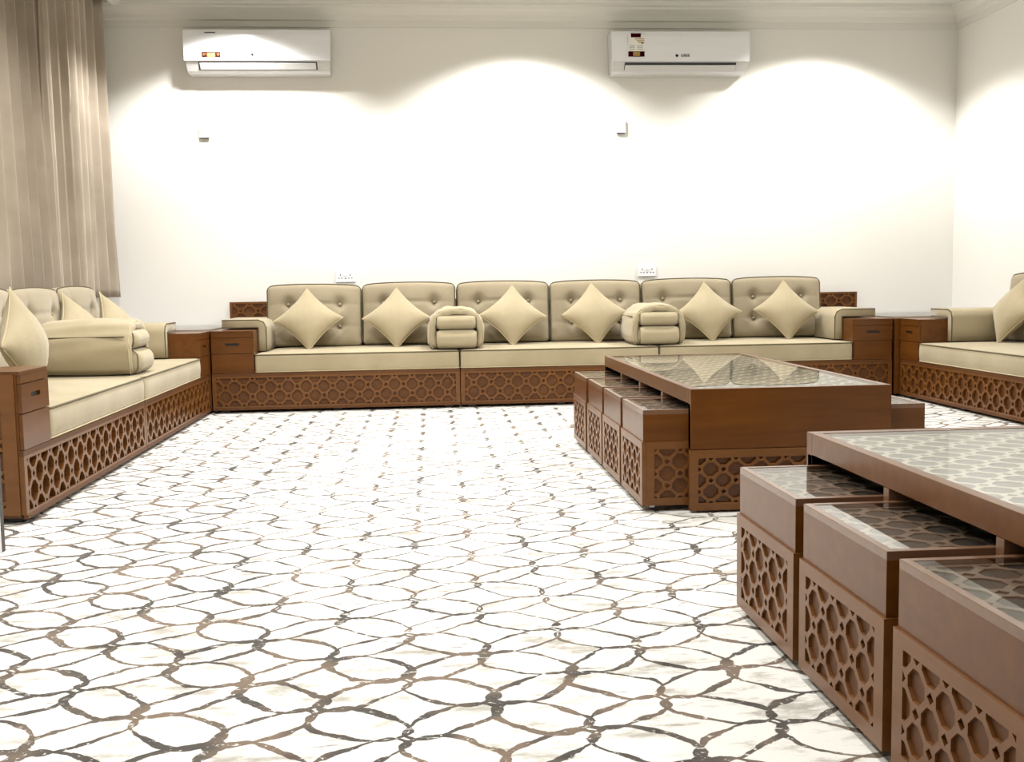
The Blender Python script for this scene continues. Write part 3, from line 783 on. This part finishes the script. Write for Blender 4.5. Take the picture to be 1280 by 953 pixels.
# ------------------------------------------------------------------ air conditioners
def text_mesh(name, s, size, material, parent, loc, rot=(pi / 2, 0, 0), depth=0.0008):
    cu = bpy.data.curves.new('txt', 'FONT'); cu.body = s; cu.size = size; cu.extrude = depth; cu.align_x = 'CENTER'; cu.align_y = 'CENTER'
    ob = bpy.data.objects.new('txt', cu)
    me = bpy.data.meshes.new_from_object(ob); bpy.data.objects.remove(ob)
    me.materials.clear(); me.materials.append(material)
    return link(name, me, None, parent, loc, rot)
def ac(label, xc, w_, zt, open_flap, sticker):
    t = thing('air_conditioner', label, 'air conditioner', (xc, YB - 0.002, zt), 0, 'air conditioners on the back wall')
    h = 0.335; t.scale = (1, 1, 0.93)
    # profile in (y, z) from top back, going round the front; y negative = towards room
    P = [(0, 0), (-0.17, 0), (-0.192, -0.012), (-0.205, -0.05), (-0.212, -0.12), (-0.212, -0.19), (-0.206, -0.245), (-0.196, -0.262),
         (-0.150, -0.318), (-0.120, -0.332), (0, -0.335)]
    def ext(name, pts, x0, x1, material, parent, taper=0.0, smooth=False):
        bm = bmesh.new()
        A = [bm.verts.new((x0 + taper * (-z / h), y, z)) for y, z in pts]; B = [bm.verts.new((x1 - taper * (-z / h), y, z)) for y, z in pts]
        for i in range(len(pts)):
            j = (i + 1) % len(pts); bm.faces.new((A[i], A[j], B[j], B[i]))
        bm.faces.new(A); bm.faces.new(B)
        return link(name, finish(bm, name), material, parent)
    ext('casing', [(y * 0.955, z) for y, z in P], -w_ / 2, w_ / 2, M['white_plastic2'], t, 0.012)
    fp = [(-0.165, 0.001), (-0.192, -0.010), (-0.206, -0.05), (-0.2135, -0.12), (-0.2135, -0.19), (-0.208, -0.247), (-0.196, -0.247), (-0.196, -0.05), (-0.165, -0.006)]
    ext('front_panel', fp, -w_ / 2 - 0.002, w_ / 2 + 0.002, M['white_plastic'], t, 0.006)
    # outlet slot and flap
    x0, x1 = -w_ / 2 + 0.10, w_ / 2 - 0.10
    def quad_on_slope(name, a, b_, x0, x1, off, th, material):
        ya, za = a; yb, zb = b_
        n_ = Vector((zb - za, -(yb - ya))).normalized()
        if n_.x > 0: n_ = -n_
        pts = [(ya + n_.x * off, za + n_.y * off), (yb + n_.x * off, zb + n_.y * off), (yb + n_.x * (off - th), zb + n_.y * (off - th)), (ya + n_.x * (off - th), za + n_.y * (off - th))]
        return ext(name, pts, x0, x1, material, t)
    quad_on_slope('air_outlet', (-0.191, -0.255), (-0.152, -0.308), x0, x1, 0.0035, 0.006, M['vent'])
    if open_flap:
        ext('flap', [(-0.192, -0.278), (-0.162, -0.312), (-0.158, -0.308), (-0.188, -0.274)], x0 + 0.004, x1 - 0.004, M['white_plastic2'], t)
        for fx in (-0.13, 0.15):
            quad_on_slope('vane', (-0.188, -0.260), (-0.180, -0.270), x0 + fx + w_ / 2 - 0.1, x0 + fx + w_ / 2 - 0.094, 0.006, 0.003, M['dark_grey'])
    else:
        quad_on_slope('flap', (-0.187, -0.262), (-0.155, -0.304), x0 + 0.010, x1 - 0.010, 0.0075, 0.004, M['white_plastic2'])
    text_mesh('logo_lettering', 'GREE', 0.030, M['grey_print'], t, (0.03, -0.2145, -0.205))
    bm = bmesh.new(); bmesh.ops.create_cone(bm, cap_ends=True, segments=16, radius1=0.011, radius2=0.011, depth=0.001, matrix=Matrix.Translation((-0.035, -0.2142, -0.205)) @ Matrix.Rotation(pi / 2, 4, 'X'))
    link('logo_mark', finish(bm, 'logo_mark'), M['grey_print'], t)
    yy = -0.2145
    if sticker == 'small':
        sx = -w_ / 2 + 0.20
        s = boxes('sticker', [(sx - 0.068, sx + 0.068, yy - 0.0012, yy, -0.222, -0.184)], M['maroon'], t, 0)
        boxes('sticker_print', [(sx - 0.030, sx + 0.028, yy - 0.002, yy - 0.0012, -0.220, -0.192)], M['yellow'], s, 0)
        text_mesh('sticker_lettering', 'O', 0.026, M['yellow'], s, (sx - 0.050, yy - 0.0015, -0.203), depth=0.0004)
        text_mesh('sticker_lettering', 'O', 0.026, M['yellow'], s, (sx + 0.050, yy - 0.0015, -0.203), depth=0.0004)
        boxes('printed_bar', [(sx - 0.045, sx + 0.032, -0.2045, -0.2030, -0.036, -0.030)], M['grey_print'], t, 0)
    else:
        sx = -w_ / 2 + 0.185
        s = boxes('energy_label', [(sx - 0.062, sx + 0.062, yy - 0.0012, yy, -0.215, -0.045)], M['paper'], t, 0)
        boxes('label_header', [(sx - 0.042, sx + 0.034, yy - 0.002, yy - 0.0012, -0.062, -0.030)], M['maroon'], s, 0)
        boxes('label_footer', [(sx - 0.062, sx + 0.062, yy - 0.002, yy - 0.0012, -0.214, -0.172)], M['maroon'], s, 0)
        boxes('label_emblem', [(sx - 0.026, sx + 0.026, yy - 0.003, yy - 0.002, -0.208, -0.176)], M['yellow'], s, 0)
        for k in range(3):
            boxes('label_stripe', [(sx - 0.010 + 0.012 * k, sx + 0.060, yy - 0.002, yy - 0.0012, -0.078 - 0.014 * k, -0.071 - 0.014 * k)], M['yellow'], s, 0)
        for k in range(3):
            boxes('label_print', [(sx - 0.052, sx - 0.012, yy - 0.002, yy - 0.0012, -0.128 - 0.014 * k, -0.125 - 0.014 * k)], M['grey_print'], s, 0)
            boxes('label_print', [(sx + 0.004, sx + 0.050, yy - 0.002, yy - 0.0012, -0.128 - 0.014 * k, -0.125 - 0.014 * k)], M['grey_print'], s, 0)
        boxes('label_print', [(sx + 0.038, sx + 0.054, yy - 0.002, yy - 0.0012, -0.112, -0.104)], M['grey_print'], s, 0)
    return t
ac('white wall air conditioner on the left, flap closed, small maroon sticker', -1.185, 1.06, 2.745, False, 'small')
ac('white wall air conditioner on the right, flap ajar, tall paper energy label', 1.975, 1.06, 2.742, True, 'tall')

# ------------------------------------------------------------------ small wall fittings
def wall_box(label, xc, zc):
    t = thing('isolator_switch', label, 'switch', (xc, YB - 0.0005, zc), 0, 'white wall boxes under the air conditioners')
    boxes('casing', [(-0.037, 0.037, -0.022, 0, -0.045, 0.05)], M['white_plastic'], t, 0.003)
    boxes('cable_gland', [(-0.032, 0.032, -0.020, -0.004, -0.053, -0.0452)], M['dark_grey'], t, 0.002)
    return t
wall_box('small white box on the wall below the left air conditioner', -1.628, 2.030)
wall_box('small white box on the wall below the right air conditioner', 1.545, 2.052)
def socket(label, xc, zc):
    t = thing('wall_socket', label, 'socket', (xc, YB - 0.0005, zc), 0, 'double wall sockets above the back sofa')
    boxes('face_plate', [(-0.073, 0.073, -0.010, 0, -0.043, 0.043)], M['white_plastic'], t, 0.002)
    for s in (-1, 1):
        for (dx, dz, w2, h2) in ((0, 0.012, 0.003, 0.007), (-0.011, -0.012, 0.005, 0.003), (0.011, -0.012, 0.005, 0.003)):
            boxes('pin_hole', [(s * 0.038 + dx - w2, s * 0.038 + dx + w2, -0.0108, -0.0100, dz - h2, dz + h2)], M['black'], t, 0)
        boxes('rocker', [(s * 0.009 - 0.006, s * 0.009 + 0.006, -0.0135, -0.0101, 0.004, 0.026)], M['white_plastic'], t, 0.001)
    boxes('indicator', [(-0.005, 0.005, -0.0108, -0.0100, -0.018, -0.010)], M['black'], t, 0)
    return t
socket('white double wall socket above the left end of the back sofa', -0.608, 0.928)
socket('white double wall socket above the back sofa, below the right air conditioner', 1.748, 0.937)

# upright strip that just enters the frame at the left
t = thing('upright_post', 'slim black and white upright at the left edge, beside the carved cabinet', 'post', (-1.41, 3.55, 0))
boxes('black_strip', [(-0.012, 0.012, -0.02, 0.02, 0.0, 0.80)], M['black'], t, 0.001)
boxes('white_strip', [(0.004, 0.016, -0.024, -0.0205, 0.0, 0.80)], M['white_plastic'], t, 0)
